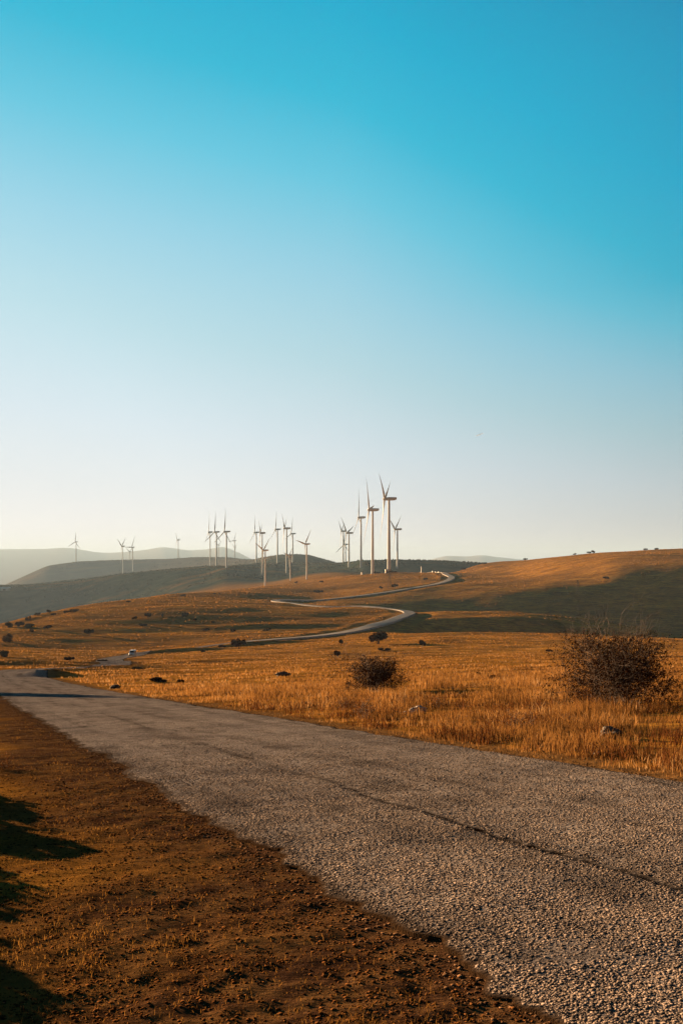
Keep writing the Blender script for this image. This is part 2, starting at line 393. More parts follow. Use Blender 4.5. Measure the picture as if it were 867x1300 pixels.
# ---- road ribbon
am, t = newmat('chipped_asphalt')
out = t.n('ShaderNodeOutputMaterial'); b = t.n('ShaderNodeBsdfDiffuse', i_Roughness=0.6)
P1 = t.pos(); P2 = t.pos(1, 1, 1)
vo = t.n('ShaderNodeTexVoronoi', i_Scale=46.0); t.l(P1, vo.inputs['Vector'])
vo2 = t.n('ShaderNodeTexVoronoi', i_Scale=21.0); t.l(P1, vo2.inputs['Vector'])
stone = t.ramp(t.n('ShaderNodeSeparateColor').outputs[0], [(0, 0.1), (1, 0.5)])
sc_ = t.n('ShaderNodeSeparateColor'); t.l(vo.outputs['Color'], sc_.inputs[0])
stone = t.ramp(sc_.outputs[0], [(0.0, (0.1271, 0.1136, 0.1114)), (0.45, (0.2345, 0.2122, 0.2024)), (0.8, (0.3519, 0.3158, 0.2935)), (1.0, (0.4887, 0.4343, 0.4049))])
tar = t.ramp(vo.outputs['Distance'], [(0.35, 0.0), (0.8, 0.7)])
c = t.mix(tar, stone, (0.0726, 0.0643, 0.0607))
big = t.noise(t.pos(1, 1, 1), 0.55, 6, 0.65, 0.3); mid = t.noise(P1, 3.2, 6, 0.7)
c = t.mix(t.ramp(big, [(0.40, .55), (0.56, 0.0)]), c, (0.0928, 0.0839, 0.0862), 'MIX')
c = t.mix(t.ramp(mid, [(0.34, .5), (0.5, 0.0)]), c, (0.1173, 0.0888, 0.0709))
vc = t.n('ShaderNodeTexVoronoi', feature='DISTANCE_TO_EDGE', i_Scale=0.62)
nzv = t.n('ShaderNodeTexNoise', i_Scale=1.6, i_Detail=6, i_Roughness=.7); t.l(P1, nzv.inputs['Vector'])
va = t.n('ShaderNodeVectorMath', operation='ADD'); vs_ = t.n('ShaderNodeVectorMath', operation='SCALE', i_Scale=.9); t.l(nzv.outputs['Color'], vs_.inputs[0]); t.l(P1, va.inputs[0]); t.l(vs_.outputs[0], va.inputs[1]); t.l(va.outputs[0], vc.inputs['Vector'])
crack = t.math('MULTIPLY', t.ramp(vc.outputs['Distance'], [(0.004, .8), (0.014, 0.0)]), t.ramp(t.noise(P1, .35, 3), [(0.47, 0.0), (0.56, 1.0)]))
c = t.mix(t.math('MULTIPLY', t.attr('track'), t.ramp(mid, [(.35, .0), (.65, .42)])), c, (0.3210, 0.2901, 0.2781))
c = t.mix(t.ramp(t.attr('tone'), [(0.0, 0.0), (.55, .45)]), c, (.050, .042, .038))
c = t.mix(crack, c, (.016, .012, .010))
c = t.mix(t.attr('seam'), c, (.006, .004, .003))
c = t.mix(t.attr('edge'), c, (.030, .018, .010))
t.l(c, b.inputs['Color'])
hgt = t.math('ADD', t.math('MULTIPLY', vo.outputs['Distance'], -0.010), t.math('ADD', t.math('MULTIPLY', vo2.outputs['Distance'], -0.006), t.math('MULTIPLY', t.noise(P1, 9.0, 6, 0.75), 0.05)))
bp = t.n('ShaderNodeBump', i_Strength=0.9, i_Distance=1.0); t.l(hgt, bp.inputs['Height']); t.l(bp.outputs[0], b.inputs['Normal'])
t.l(b.outputs[0], out.inputs[0])

def road_tone(o, s, x, y): return .55*perlin(o/.55+3, s/7, 58)+.4*perlin(o/.22+9, s/2.6, 59)+.45*perlin(x/.9, y/.9, 60)+.9*np.exp(-((x-1.12)/.42)**2-((y-5.22)/.15)**2)*np.clip(.7+perlin(x/.2, y/.13, 57), 0, 1)
def left_wobble(s): return 0.09*perlin(s/0.45, s*0+3.3, 31)+0.15*perlin(s/1.7, s*0+7.7, 32)+0.06*perlin(s/0.14, s*0+1.1, 33)
def ribbon(i0, i1, name, nacross, step, ragged, mat=None):
    P = path[i0:i1+1]; L = plen[i0:i1+1]
    s = [L[0]]
    while s[-1] < L[-1]:
        p = np.array([np.interp(s[-1], L, P[:, 0]), np.interp(s[-1], L, P[:, 1])])
        s.append(s[-1]+step(np.linalg.norm(p)))
    s[-1] = L[-1]; s = np.array(s)
    cx = np.interp(s, L, P[:, 0]); cy = np.interp(s, L, P[:, 1])
    if len(s) > 9: 
        pass
    nx = np.interp(s, L, nor_[i0:i1+1, 0]); ny = np.interp(s, L, nor_[i0:i1+1, 1])
    w = np.concatenate([[-1], np.linspace(-1, 1, nacross), [1]])
    Sg, W = np.meshgrid(s, w, indexing='ij')
    wob_l = left_wobble(s)
    wob_r = 0.16*perlin(s/0.5, s*0+13.3, 34)+0.26*perlin(s/2.1, s*0+17.7, 35)
    hw = 2.75
    o = np.where(W < 0, W*(hw+ragged*wob_l[:, None]), W*(hw+ragged*wob_r[:, None]))
    x = cx[:, None]+nx[:, None]*o; y = cy[:, None]+ny[:, None]*o
    z = base_height(x.ravel(), y.ravel()).reshape(x.shape)
    for mx, my, mh, ra, rb, hd in MOUNDS:
        c_, s_ = math.sin(R(hd)), math.cos(R(hd))
        a = (x-mx)*c_+(y-my)*s_; bb = (x-mx)*s_-(y-my)*c_
        z = z+mh*np.exp(-(a/ra)**2-(bb/rb)**2)
    d = np.hypot(x, y)
    z = z+0.012+0.0002*d+0.4*(sstep(340, 380, s)[:, None]+0*x)
    z += 0.012*perlin(x/1.3, y/1.3, 41)+0.006*perlin(x/.4, y/.4, 42)
    # tyre worn hollow and seam
    seam_o = -0.75+0.10*perlin(s/2.3, s*0+9.1, 51)+0.03*perlin(s/0.25, s*0+2.2, 52)
    gate = np.maximum(sstep(-0.1, 0.2, perlin(s/5.0, s*0+4.4, 53))*.3, 1-sstep(47.5, 58, s))
    wid = 0.062*(0.4+1.3*np.abs(perlin(s/0.3, s*0+6.1, 54)))
    seam = np.exp(-((o-seam_o[:, None])/wid[:, None])**2)*gate[:, None]*np.clip(0.85+perlin(x/.06, y/.06, 55)*.9, 0, 1)
    z -= 0.02*seam
    seam = np.minimum(1, 1.7*seam)
    edge = np.exp(-(np.maximum(np.abs(W)*hw-(hw-.03), 0)-.03)**2/.05**2)*(np.abs(W) > .96)
    z -= 0.03*np.clip((np.abs(o)-(hw-0.25))/0.3, 0, 1)**2
    z[:, 0] -= 0.06+.0018*d[:, 0]; z[:, -1] -= 0.06+.0018*d[:, -1]                       # broken flank of the asphalt
    n0, n1 = x.shape
    ii, jj = np.meshgrid(np.arange(n0-1), np.arange(n1-1), indexing='ij'); qq = (ii*n1+jj).ravel()
    f = np.stack([qq, qq+1, qq+n1+1, qq+n1], 1)[:, ::-1]
    o_ = link(name, np_mesh(name, np.stack([x.ravel(), y.ravel(), z.ravel()], 1), [f], mat or am, {'seam': seam.ravel(), 'edge': edge.ravel(), 'tone': road_tone(o, s[:, None]+0*o, x, y).ravel(), 'track': (np.exp(-((o+1.75)/.38)**2)+np.exp(-((o+.15)/.34)**2)+.8*np.exp(-((o-1.5)/.5)**2)).ravel()}, smooth=True))
    return tag(o_, None, None, None, 'structure')
isp = int(np.searchsorted(plen, 372.0))
road = ribbon(0, isp, 'road', 111, lambda d: max(0.05, 0.009*d), 1.0)
pm, t = newmat('pale_road'); out = t.n('ShaderNodeOutputMaterial'); b = t.n('ShaderNodeBsdfDiffuse', i_Roughness=0.5)  # upper stretch of the same road in a paler colour
P1 = t.pos(); c = t.ramp(t.noise(P1, .5, 7, .75), [(.3, (.24, .222, .205)), (.7, (.40, .375, .345))])
t.l(c, b.inputs['Color']); t.l(b.outputs[0], out.inputs[0])
hill_road = ribbon(isp, len(path)-1, 'hill_road', 41, lambda d: max(0.5, 0.006*d), 1.5, pm)

# ------------------------------------------------------------------ loose stones along the near road
def stones(n, xs, ys, size, name, mat, rise=0.25, label=None, zf=None, tone=None):
    base = np.array([(1, 0, 0), (-1, 0, 0), (0, 1, 0), (0, -1, 0), (0, 0, 1), (0, 0, -1), (.6, .6, .55), (-.6, .6, .55), (.6, -.6, .55), (-.6, -.6, .55)], float)
    fc = np.array([(0, 6, 8), (1, 9, 7), (2, 7, 6), (3, 8, 9), (4, 6, 7), (4, 7, 9), (4, 9, 8), (4, 8, 6), (0, 2, 6), (2, 1, 7), (1, 3, 9), (3, 0, 8), (0, 5, 2), (2, 5, 1), (1, 5, 3), (3, 5, 0)])
    v = base[None]*(0.62+0.70*rng.random((n, len(base), 1)))
    v = v*np.stack([0.8+0.6*rng.random(n), 0.8+0.6*rng.random(n), 0.24+0.34*rng.random(n)], 1)[:, None, :]
    a = rng.random(n)*2*np.pi; ca, sa = np.cos(a)[:, None], np.sin(a)[:, None]
    v = np.stack([v[..., 0]*ca-v[..., 1]*sa, v[..., 0]*sa+v[..., 1]*ca, v[..., 2]], -1)*size[:, None, None]
    z = zf
    v += np.stack([xs, ys, z+size*rise], 1)[:, None, :]
    f = (fc[None]+(np.arange(n)*len(base))[:, None, None]).reshape(-1, 3)
    r_ = np.repeat(rng.random(n) if tone is None else np.clip(rng.random(n)*(1-1.1*np.clip(tone, 0, .85)), 0, 1), len(base))
    return link(name, np_mesh(name, v.reshape(-1, 3), [f], mat, {'rnd': r_}))
stm = leafy('stone_chips', (0.0298, 0.0256, 0.0242), (0.1751, 0.1421, 0.1227), 0.0)
dsm = leafy('soil_crumbs', (0.0165, 0.0075, 0.0034), (0.0938, 0.0413, 0.0142), 0.0)
egm = leafy('broken_asphalt', (0.0194, 0.0129, 0.0087), (0.1166, 0.0668, 0.0370), 0.0)
def rz(x, y):
    z = base_height(x, y)
    return z+0.012+0.0002*np.hypot(x, y)+0.012*perlin(x/1.3, y/1.3, 41)+0.006*perlin(x/.4, y/.4, 42)
# on the asphalt
n = 700000
dd = 3.0+17.5*rng.random(n)**1.7; uu = rng.uniform(-60, 1250, n); x = (uu-UC)/F*dd; y = dd
sdq, slq = road_dist(x, y)
bare = .15*np.exp(-((x-1.15)/.34)**2-((y-5.2)/.16)**2)+((np.abs(sdq+.75-0.10*perlin(slq/2.3, slq*0+9.1, 51)) < .055*(.3+1.4*rng.random(n))) & (slq < 55))*1.2
k = (sdq < 2.7) & (sdq > -(2.71+left_wobble(slq))) & (rng.random(n) < (1-sstep(8, 22, y))) & (rng.random(n) < np.clip(.95-0.7*np.abs(perlin(x/.8, y/.8, 61))-.8*bare, 0, 1))
x, y = x[k], y[k]; sz = (0.0034+0.0078*rng.random(len(x))**2.0)
drop = 0.03*np.clip((np.abs(sdq[k])-2.5)/0.3, 0, 1)**2
o = stones(len(x), x, y, sz*(1+.03*y), 'road_chippings', stm, -0.05, zf=rz(x, y)-drop, tone=road_tone(sdq[k], slq[k], x, y)); tag(o, 'pale stone chippings worn out of the grey road surface', 'chippings', None, 'stuff')
# along the crumbled left edge and over the verge
n = 30000
s_ = rng.uniform(1, 45, n)**1.0; of = np.where(rng.random(n) < .72, -2.60-np.abs(rng.normal(0, 0.20, n)), 2.66+np.abs(rng.normal(0, .16, n)))
x = ND[0]*(5.2+of)+HD[0]*s_; y = ND[1]*(5.2+of)+HD[1]*s_
sz = 0.003+0.014*rng.random(n)**5
o = stones(n, x, y, sz, 'edge_gravel', egm, 0.2, zf=height(x, y)); tag(o, 'grey and tan gravel along the broken road edge', 'gravel', None, 'stuff')
n = 170000
dd = 3.2+18*rng.random(n)**1.5; uu = rng.uniform(-330, 760, n); x = (uu-UC)/F*dd; y = dd
sdq, _ = road_dist(x, y); k = (sdq < -2.75) & (perlin(x/.5, y/.5, 62)*.7+perlin(x/.13, y/.13, 63)*.6 > rng.normal(-0.1, .35, n)+1.2*sstep(12, 21, y)); x, y = x[k], y[k]
sz = (0.0022+0.0078*rng.random(len(x))**4.5)*(1+.05*y)
o = stones(len(x), x, y, sz, 'verge_gravel', dsm, 0.2, zf=height(x, y)); tag(o, 'brown clods and small stones strewn over the dirt verge', 'gravel', None, 'stuff')

# ------------------------------------------------------------------ grass
def blades(name, x, y, hgt, wid, mat, lean=0.35, three=False, z=None):
    n = len(x); z = height(x, y) if z is None else z
    a = rng.random(n)*2*np.pi; ln = np.abs(rng.normal(0, lean, n)); la = rng.random(n)*2*np.pi
    wx, wy = np.cos(a)*wid/2, np.sin(a)*wid/2
    lx, ly = np.cos(la)*ln*hgt, np.sin(la)*ln*hgt
    z = z-0.02*hgt
    b0 = np.stack([x-wx, y-wy, z], 1); b1 = np.stack([x+wx, y+wy, z], 1)
    tip = np.stack([x+lx, y+ly, z+hgt*(1-0.3*np.minimum(ln, 1))], 1)
    rnd = np.clip(rng.random(n)*0.75+0.25*(0.5+perlin(x/1.7, y/1.7, 71)*1.4), 0, 1)
    if three:
        v = np.stack([b0, b1, tip], 1).reshape(-1, 3); f = np.arange(3*n).reshape(-1, 3); fl = [f]; at_ = np.repeat(rnd, 3)
    else:
        mx, my, mz = x+lx*.32, y+ly*.32, z+hgt*.55
        m0 = np.stack([mx-wx*.75, my-wy*.75, mz], 1); m1 = np.stack([mx+wx*.75, my+wy*.75, mz], 1)
        v = np.stack([b0, b1, m1, m0, tip], 1).reshape(-1, 3); k = np.arange(n)*5
        fl = [np.stack([k, k+1, k+2, k+3], 1), np.stack([k+3, k+2, k+4], 1)]; at_ = np.repeat(rnd, 5)
    return link(name, np_mesh(name, v, fl, mat, {'rnd': at_}))
gtall = leafy('tall_dry_grass', (0.0576, 0.0264, 0.0095), (0.2381, 0.1240, 0.0381), 0.35, c2=(0.3226, 0.2160, 0.1120))
gshort = leafy('short_verge_grass', (0.0528, 0.0260, 0.0077), (0.2288, 0.1198, 0.0272), 0.3)
gtuft = leafy('hill_tuft_grass', (0.0880, 0.0400, 0.0080), (0.3680, 0.1760, 0.0304), 0.3)
gscrub = leafy('far_scrub', (0.0080, 0.0096, 0.0048), (0.0360, 0.0320, 0.0136), 0.1)
gweed = leafy('low_russet_weeds', (0.0240, 0.0096, 0.0048), (0.1120, 0.0440, 0.0144), 0.25)
# tall dry grass of the verge beyond the road
n = 640000
dd = 7+48*rng.random(n)**1.35; uu = rng.uniform(-200, 1450, n); x = (uu-UC)/F*dd; y = dd
sdq, slq = road_dist(x, y)
cl = perlin(x/2.2, y/2.2, 81)+0.6*perlin(x/.7, y/.7, 82)+.7*perlin(x/6, y/4, 80)
k = (sdq > 2.82+0.5*perlin(x/.8, y/.8, 83)) & (rng.random(n) < np.clip(0.30+1.05*cl, 0.04, 1)*np.clip((sdq-2.6)/1.2, .15, 1))
x, y, dq, sq, cq = x[k], y[k], dd[k], sdq[k], cl[k]
hg = (0.07+0.31*rng.random(len(x))**1.7)*(1+.75*perlin(x/2.6, y/2.6, 88))*np.clip((sq-2.5)/2.2, .3, 1)*(0.85+0.45*np.clip(cq, -.6, .8))
o = blades('tall_grass', x, y, hg, 0.0045+0.00032*dq, gtall, 0.42); tag(o, 'tall dry straw grass thick along the far road verge', 'grass', None, 'stuff')
# field beyond
n = 260000
dd = 46*np.exp(rng.random(n)*math.log(330/46)); uu = rng.uniform(-90, 990, n); x = (uu-UC)/F*dd; y = dd
sdq, slq = road_dist(x, y)
cl = perlin(x/9, y/4, 84)+0.7*perlin(x/2.6, y/1.6, 85)
k = (np.abs(sdq) > 3.6) & (rng.random(n) < np.clip(0.22+0.95*cl, 0.03, 1))
x, y, dq = x[k], y[k], dd[k]
hg = (0.07+0.16*rng.random(len(x)))
o = blades('field_grass', x, y, hg, 0.012+0.0007*dq, gtall, 0.3, three=True); tag(o, 'dry orange grass over the sloping field', 'grass', None, 'stuff')
# coarse tufts over the hills
n = 110000
dd = 250*np.exp(rng.random(n)*math.log(1150/250)); uu = rng.uniform(-40, 910, n); x = (uu-UC)/F*dd; y = dd
sdq, slq = road_dist(x, y)
cl = perlin((x+.3*y)/30, (y-.3*x)/14, 94)+0.8*perlin(x/8, y/5, 95)
k = (np.abs(sdq) > 5.5) & (rng.random(n) < np.clip(0.30+0.8*cl, 0.04, 1))
x, y, dq = x[k], y[k], dd[k]
hg = (0.08+0.00035*dq)*(0.4+rng.random(len(x))**3)
o = blades('hill_tufts', x, y, hg, (0.1+0.0011*dq)*(.6+.8*rng.random(len(x))), gtuft, 0.3, three=True); tag(o, 'coarse grass tufts speckling the hillsides', 'grass', None, 'stuff')
# scrub on the far hills
n = 90000
dd = 1750*np.exp(rng.random(n)*math.log(4200/1750)); uu = rng.uniform(-60, 720, n); x = (uu-UC)/F*dd; y = dd
cl = perlin(x/160, y/110, 98)+0.8*perlin(x/45, y/40, 99)
k = rng.random(n) < np.clip(0.10+0.9*cl, 0.01, 1); x, y, dq = x[k], y[k], dd[k]
o = blades('far_scrub', x, y, 1.0+2.2*rng.random(len(x))**2, 2+4*rng.random(len(x)), gscrub, .2, three=True); tag(o, 'dark green scrub covering the hazy far hills', 'scrub', None, 'stuff')
# low russet weeds in patches of the verge
n = 180000
dd = 7+26*rng.random(n)**1.2; uu = rng.uniform(-100, 1400, n); x = (uu-UC)/F*dd; y = dd
sdq, slq = road_dist(x, y)
cl = perlin(x/1.6+40, y/1.6, 96)+0.6*perlin(x/.5, y/.5, 97)
k = (sdq > 3.1) & (rng.random(n) < np.clip(-0.02+1.3*cl, 0, 1)); x, y, dq = x[k], y[k], dd[k]
o = blades('low_weeds', x, y, 0.08+0.30*rng.random(len(x))**1.5, 0.006+.0004*dq, gweed, .7); tag(o, 'dark russet low weeds patching the verge grass', 'weeds', None, 'stuff')
# short tufts on the near verge
n = 380000
dd = 3.2+38*rng.random(n)**1.6; uu = rng.uniform(-330, 760, n); x = (uu-UC)/F*dd; y = dd
sdq, _ = road_dist(x, y)
cl = perlin(x/1.3, y/1.3, 86)+0.8*perlin(x/.35, y/.35, 87)+0.75*(-sdq-5.2)/2
k = (sdq < -2.95) & (rng.random(n) < np.clip(0.22+0.9*cl, 0.09, 1)); x, y, dq = x[k], y[k], dd[k]
hg = 0.010+0.032*rng.random(len(x))**2
o = blades('verge_grass', x, y, hg, 0.0022+0.00022*dq, gshort, 0.8); tag(o, 'sparse short yellowed grass on the dirt verge', 'grass', None, 'stuff')

# ------------------------------------------------------------------ wind turbines
white = simple('turbine_white', (.38, .41, .42), 0.8, var=.05, scale=.2, spec=.06)
steel = simple('galvanised_steel', (.30, .29, .27), 0.6, 0.2)
HUB = 75.0; RT = 45.0
def turbine_parts(root):
    m = MB(); m.lathe([(1.95, -3), (1.9, 0), (1.65, 20), (1.35, 45), (1.1, HUB-2.0), (1.05, HUB-1.6)], 28); m.build('tower', white, root, True)
    m = MB(); m.box((0.0, -1.90, 1.6), (0.95, 0.12, 2.3)); m.build('door', steel, root)
    rings = []
    for xx, hy, hz, oz in ((-3.0, 1.35, 1.35, 0), (-2.4, 1.65, 1.7, 0), (0, 1.75, 1.8, 0.1), (4.5, 1.7, 1.75, .1), (7.2, 1.5, 1.35, .35), (7.9, 1.1, .95, .55)):
        ring = []
        for k in range(16):
            a = k*2*math.pi/16; ce, se = math.cos(a), math.sin(a)
            ring.append((xx, hy*math.copysign(abs(ce)**.5, ce), HUB+oz+hz*math.copysign(abs(se)**.5, se)))
        rings.append(ring)
    m = MB(); m.loft(rings); m.build('nacelle', white, root, True)
    m = MB(); m.lathe([(1.5, 0), (1.75, .6), (1.7, 1.8), (1.3, 2.9), (.6, 3.6), (.1, 3.85)], 20, Matrix.Translation((-3.0, 0, HUB)) @ Matrix.Rotation(R(-90), 4, 'Y'))
    m.build('hub', white, root, True)
    rings = []
    for fr in (0, .04, .10, .18, .30, .45, .60, .75, .88, .96, 1.0):
        zz = 1.0+(RT-1.0)*fr
        ch = 1.9 if fr < .05 else np.interp(fr, [.05, .18, .4, .7, 1.0], [2.0, 3.7, 2.7, 1.7, 0.35])
        th_ = ch*np.interp(fr, [0, .05, .18, .5, 1], [1.0, .9, .32, .2, .16]); tw = R(np.interp(fr, [0, .2, .6, 1], [18, 14, 5, 0]))*-1
        ring = []
        for k in range(12):
            a = k*2*math.pi/12; px = math.cos(a)*ch/2+ch*.18*fr; py = math.sin(a)*th_/2*(1.0 if math.cos(a) > -.2 else .6)
            ring.append((-px*math.sin(tw)-py*math.cos(tw)-1.6*fr**2.2, px*math.cos(tw)-py*math.sin(tw), zz))
        rings.append(ring)
    m = MB(); m.loft(rings); bl = m.build('blade', white, root, True)
    bl.location = (-4.6, 0, HUB)
    for q in (1, 2):
        o = bl.copy(); col.objects.link(o); o.parent = root
    return root
def set_blades(root, phase):
    for k, bl in enumerate([c for c in root.children if c.name.split('.')[0] == 'blade']):
        M = Matrix.Rotation(R(5), 4, 'Y') @ Matrix.Rotation(-R(phase+120*k), 4, 'X')
        bl.rotation_euler = M.to_euler()
# hub column and row, base row, phase of the first blade, foreshortening of the rotor, depth (None: from the height), label
TUR = [
 (97.0, 687.9, 712, 5, .6, None, 'lone wind turbine standing farthest left, above the pale hazy mountain'),
 (156.3, 693.6, 720, -65, .4, None, 'small hazy wind turbine, left one of the close trio on the left ridge'),
 (168.8, 694.8, 720.7, 30, .5, None, 'small wind turbine, right and nearest one of the close trio on the left ridge'),
 (165.4, 700.4, 719, -60, .5, 3900, 'faint little wind turbine half covered by its right neighbour in the left trio'),
 (226.5, 685.6, 709, -40, .3, None, 'small lone wind turbine midway between the left trio and the pair with spread blades'),
 (267.0, 675.6, 707.5, 0, .2, None, 'slim hazy wind turbine just left of the pair with widely spread blades'),
 (275.0, 675.3, 719.2, 0, .45, None, 'left one of the pair of wind turbines with widely spread blades'),
 (287.7, 675.0, 723.7, 0, .42, None, 'right one of the pair of wind turbines with widely spread blades'),
 (298.3, 686.4, 709, 25, .5, None, 'small hazy wind turbine just right of the pair with widely spread blades'),
 (277.8, 692.2, 709, -60, .5, 4700, 'tiny faint wind turbine seen between the pair with widely spread blades'),
 (298.6, 695.4, 710, -60, .5, 4800, 'tiny faint wind turbine low in front of the pale mountain peak'),
 (325.6, 675.8, 715, -8, .25, None, 'wind turbine at the left end of the middle cluster'),
 (333.0, 676.7, 728, 60, .12, 1850, 'slim wind turbine second from left in the middle cluster'),
 (336.8, 698.6, 742.7, -70, .40, 1330, 'short wind turbine low on the orange slope at the left of the middle cluster'),
 (352.4, 672.0, 715.5, 0, .2, None, 'wind turbine with one blade straight up in the centre of the middle cluster'),
 (364.0, 670.8, 721, 60, .12, None, 'tall slim wind turbine right of the one with a blade straight up'),
 (371.8, 677.5, 716.7, 10, .3, None, 'wind turbine behind the short one with raised white blades in the middle cluster'),
 (368.5, 706.0, 737, -75, .40, 1400, 'shortest wind turbine low on the orange slope of the middle cluster'),
 (389.5, 690.7, 734, -80, .45, 1240, 'wind turbine with a long blade raised rightward, at the middle cluster’s right end'),
 (435.7, 674.4, 713.8, 60, .2, None, 'hazy rearmost wind turbine of the right cluster, partly hidden by two nearer ones'),
 (443.0, 676.7, 728, -50, .33, None, 'wind turbine with two blades raised in a V at the left of the right cluster'),
 (438.6, 691.1, 728, 0, .47, None, 'short wind turbine with one drooping left blade in the right cluster'),
 (458.3, 657.0, 711, -12, .22, None, 'slender wind turbine on the crest of the dark hill'),
 (473.0, 647.3, 725, -40, .17, None, 'second tallest wind turbine with one long blade leaning left'),
 (493.7, 633.4, 725.9, 60, .15, None, 'tallest wind turbine with two blades raised in a narrow V'),
 (504.4, 672.0, 727, -65, .28, None, 'rightmost wind turbine, shorter and just beside the tallest one'),
]
proto = None
for (u, vh, vb, ph, fs, dep, lab) in TUR:
    px = vb-vh
    d = dep or HUB*F/px
    sc = d*px/F/HUB
    p = at(u, vb, d)
    ray = math.atan2(u-UC, F)
    yaw = -ray-math.asin(fs)
    if proto is None:
        r_ = proto = turbine_parts(empty('wind_turbine', (0, 0, 0)))
    else:
        r_ = proto.copy(); col.objects.link(r_)
        for ch in proto.children:
            c = ch.copy(); col.objects.link(c); c.parent = r_
    gz_ = Hs(p.x, p.y)
    if gz_ < p.z-0.02*HUB*sc or gz_ > p.z: p.z = min(p.z, gz_+0.5*0)  if gz_ < p.z else p.z
    sx_ = sc*(.78 if vh == 676.7 and u == 333.0 else 1)
    r_.location = p; r_.rotation_euler = (0, 0, yaw); r_.scale = (sx_, sx_, (at(u, vh, d).z-p.z)/HUB)
    set_blades(r_, ph); tag(r_, lab, 'wind turbine', 'wind turbines on the hills')

# ------------------------------------------------------------------ shrubs and trees
bark = simple('dark_twigs', (.040, .025, .018), 0.9, var=.35, scale=6)
dry_leaf = leafy('dark_shrub_leaves', (0.0075, 0.0045, 0.0030), (0.0375, 0.0165, 0.0067), 0.08)
red_leaf = leafy('russet_weed_leaves', (0.0382, 0.0157, 0.0058), (0.1260, 0.0500, 0.0149), 0.3)
olive_leaf = leafy('olive_bush_leaves', (0.0135, 0.0118, 0.0049), (0.0518, 0.0357, 0.0124), 0.10)
gold_leaf = leafy('golden_bush_leaves', (0.0405, 0.0239, 0.0074), (0.1260, 0.0718, 0.0186), 0.10)
def shrub_mesh(seed, W, Hh, nst, depth, nleaf, leaf, dens_low=0.0, thick=0.012, upr=0.5, twig_only=0.15, shoots=0):
    """twiggy shrub: (branch verts, faces), (leaf verts, faces)"""
    rn = random.Random(seed); segs = []; tips = []
    def grow(p, d, ln, r, lv):
        n = 3; pts = [p]
        for i in range(n):
            d = (d+Vector((rn.gauss(0, .22), rn.gauss(0, .22), rn.gauss(0.05, .16)))).normalized()
            p = p+d*ln/n; pts.append(p)
            if lv < depth:
                for _ in range(rn.choice((1, 1, 2))):
                    a = d.orthogonal().normalized(); a.rotate(Matrix.Rotation(rn.random()*6.283, 3, d))
                    grow(p, (d*.75+a*rn.uniform(.5, 1.0)).normalized(), ln*rn.uniform(.5, .8), r*.6, lv+1)
        segs.append((pts, r)); tips.extend((q, lv) for q in pts[1:])
    for _ in range(nst):
        a = rn.random()*6.283; sp = rn.random()**.7
        d = Vector((math.cos(a)*sp*W/Hh*upr, math.sin(a)*sp*W/Hh*upr, 1)).normalized()
        b0 = Vector((math.cos(a)*sp*W*.12, math.sin(a)*sp*W*.12, -0.05))
        L = Hh*rn.uniform(.36, .60)*(1.0 if rn.random() > .16 else 1.22)
        grow(b0, d, L, thick, 0)
    for _ in range(shoots):
        a = rn.random()*6.283; q = Vector((math.cos(a)*W*.3*rn.random()**.5, math.sin(a)*W*.3*rn.random()**.5, Hh*.55)); pts = [q]; out_ = rn.random() < .45; od = Vector((math.cos(a), math.sin(a), .35))*Hh*.13
        for _k in range(3): q = q+Vector((rn.gauss(0, .03), rn.gauss(0, .03), Hh*rn.uniform(.06, .125)))+(od if out_ else Vector((0, 0, 0))); pts.append(q)
        segs.append((pts, thick*.8))
    bv, bf = [], []
    for pts, r in segs:
        o = len(bv)
        for i, p in enumerate(pts):
            rr_ = r*(1-.28*i)
            dq = (pts[min(i+1, 3)]-pts[max(i-1, 0)]).normalized(); a = dq.orthogonal().normalized(); b_ = dq.cross(a)
            for k in range(3): bv.append(p+(a*math.cos(k*2.094)+b_*math.sin(k*2.094))*rr_)
        for i in range(3):
            for k in range(3): bf.append((o+i*3+k, o+i*3+(k+1) % 3, o+i*3+3+(k+1) % 3, o+i*3+3+k))
    cand = [q for q, lv in tips if lv >= 1]; cand = rn.sample(cand, max(1, int(len(cand)*.55)))
    lv_, lf = [], []
    for _ in range(nleaf):
        q = rn.choice(cand)+Vector((rn.gauss(0, leaf), rn.gauss(0, leaf), rn.gauss(0, leaf)))
        if q.z < dens_low or (q.z > Hh*.85 and rn.random() > twig_only): continue
        n_ = Vector((rn.gauss(0, 1), rn.gauss(0, 1), rn.gauss(0, 1))).normalized(); a = n_.orthogonal().normalized(); b_ = n_.cross(a); s = leaf*rn.uniform(.5, 1.1)
        o = len(lv_); lv_ += [q+a*s, q+b_*s*.55, q-a*s, q-b_*s*.55]; lf.append((o, o+1, o+2, o+3))
    return (np.array([tuple(v) for v in bv]), np.array(bf)), (np.array([tuple(v) for v in lv_]), np.array(lf))
def shrub_meshes(seed, lmat, **kw):
    (bv, bf), (lv, lf) = shrub_mesh(seed, **kw)
    mb = np_mesh('branches', bv, [bf], bark); r_ = np.random.default_rng(seed)
    ml = np_mesh('leaves', lv, [lf], lmat, {'rnd': np.repeat(r_.random(len(lf)), 4)})
    return mb, ml
def place_shrub(name, ms, x, y, label, cat='shrub', group=None, rz_=0.0, sc=(1, 1, 1), z=None):
    r_ = empty(name, (x, y, Hs(x, y) if z is None else z), rz_); r_.scale = sc
    link('branches', ms[0], r_); link('leaves', ms[1], r_)
    return tag(r_, label, cat, group)
def ground_hit(u, v, d0=8, d1=1200):
    """where the ray of a pixel meets the ground"""
    ds = np.exp(np.linspace(math.log(d0), math.log(d1), 900)); x = (u-UC)/F*ds; z = -(v-VH)/F*ds
    h = height(x, ds); k = np.nonzero(h >= z)[0]
    d = ds[k[0]] if len(k) else None
    return d
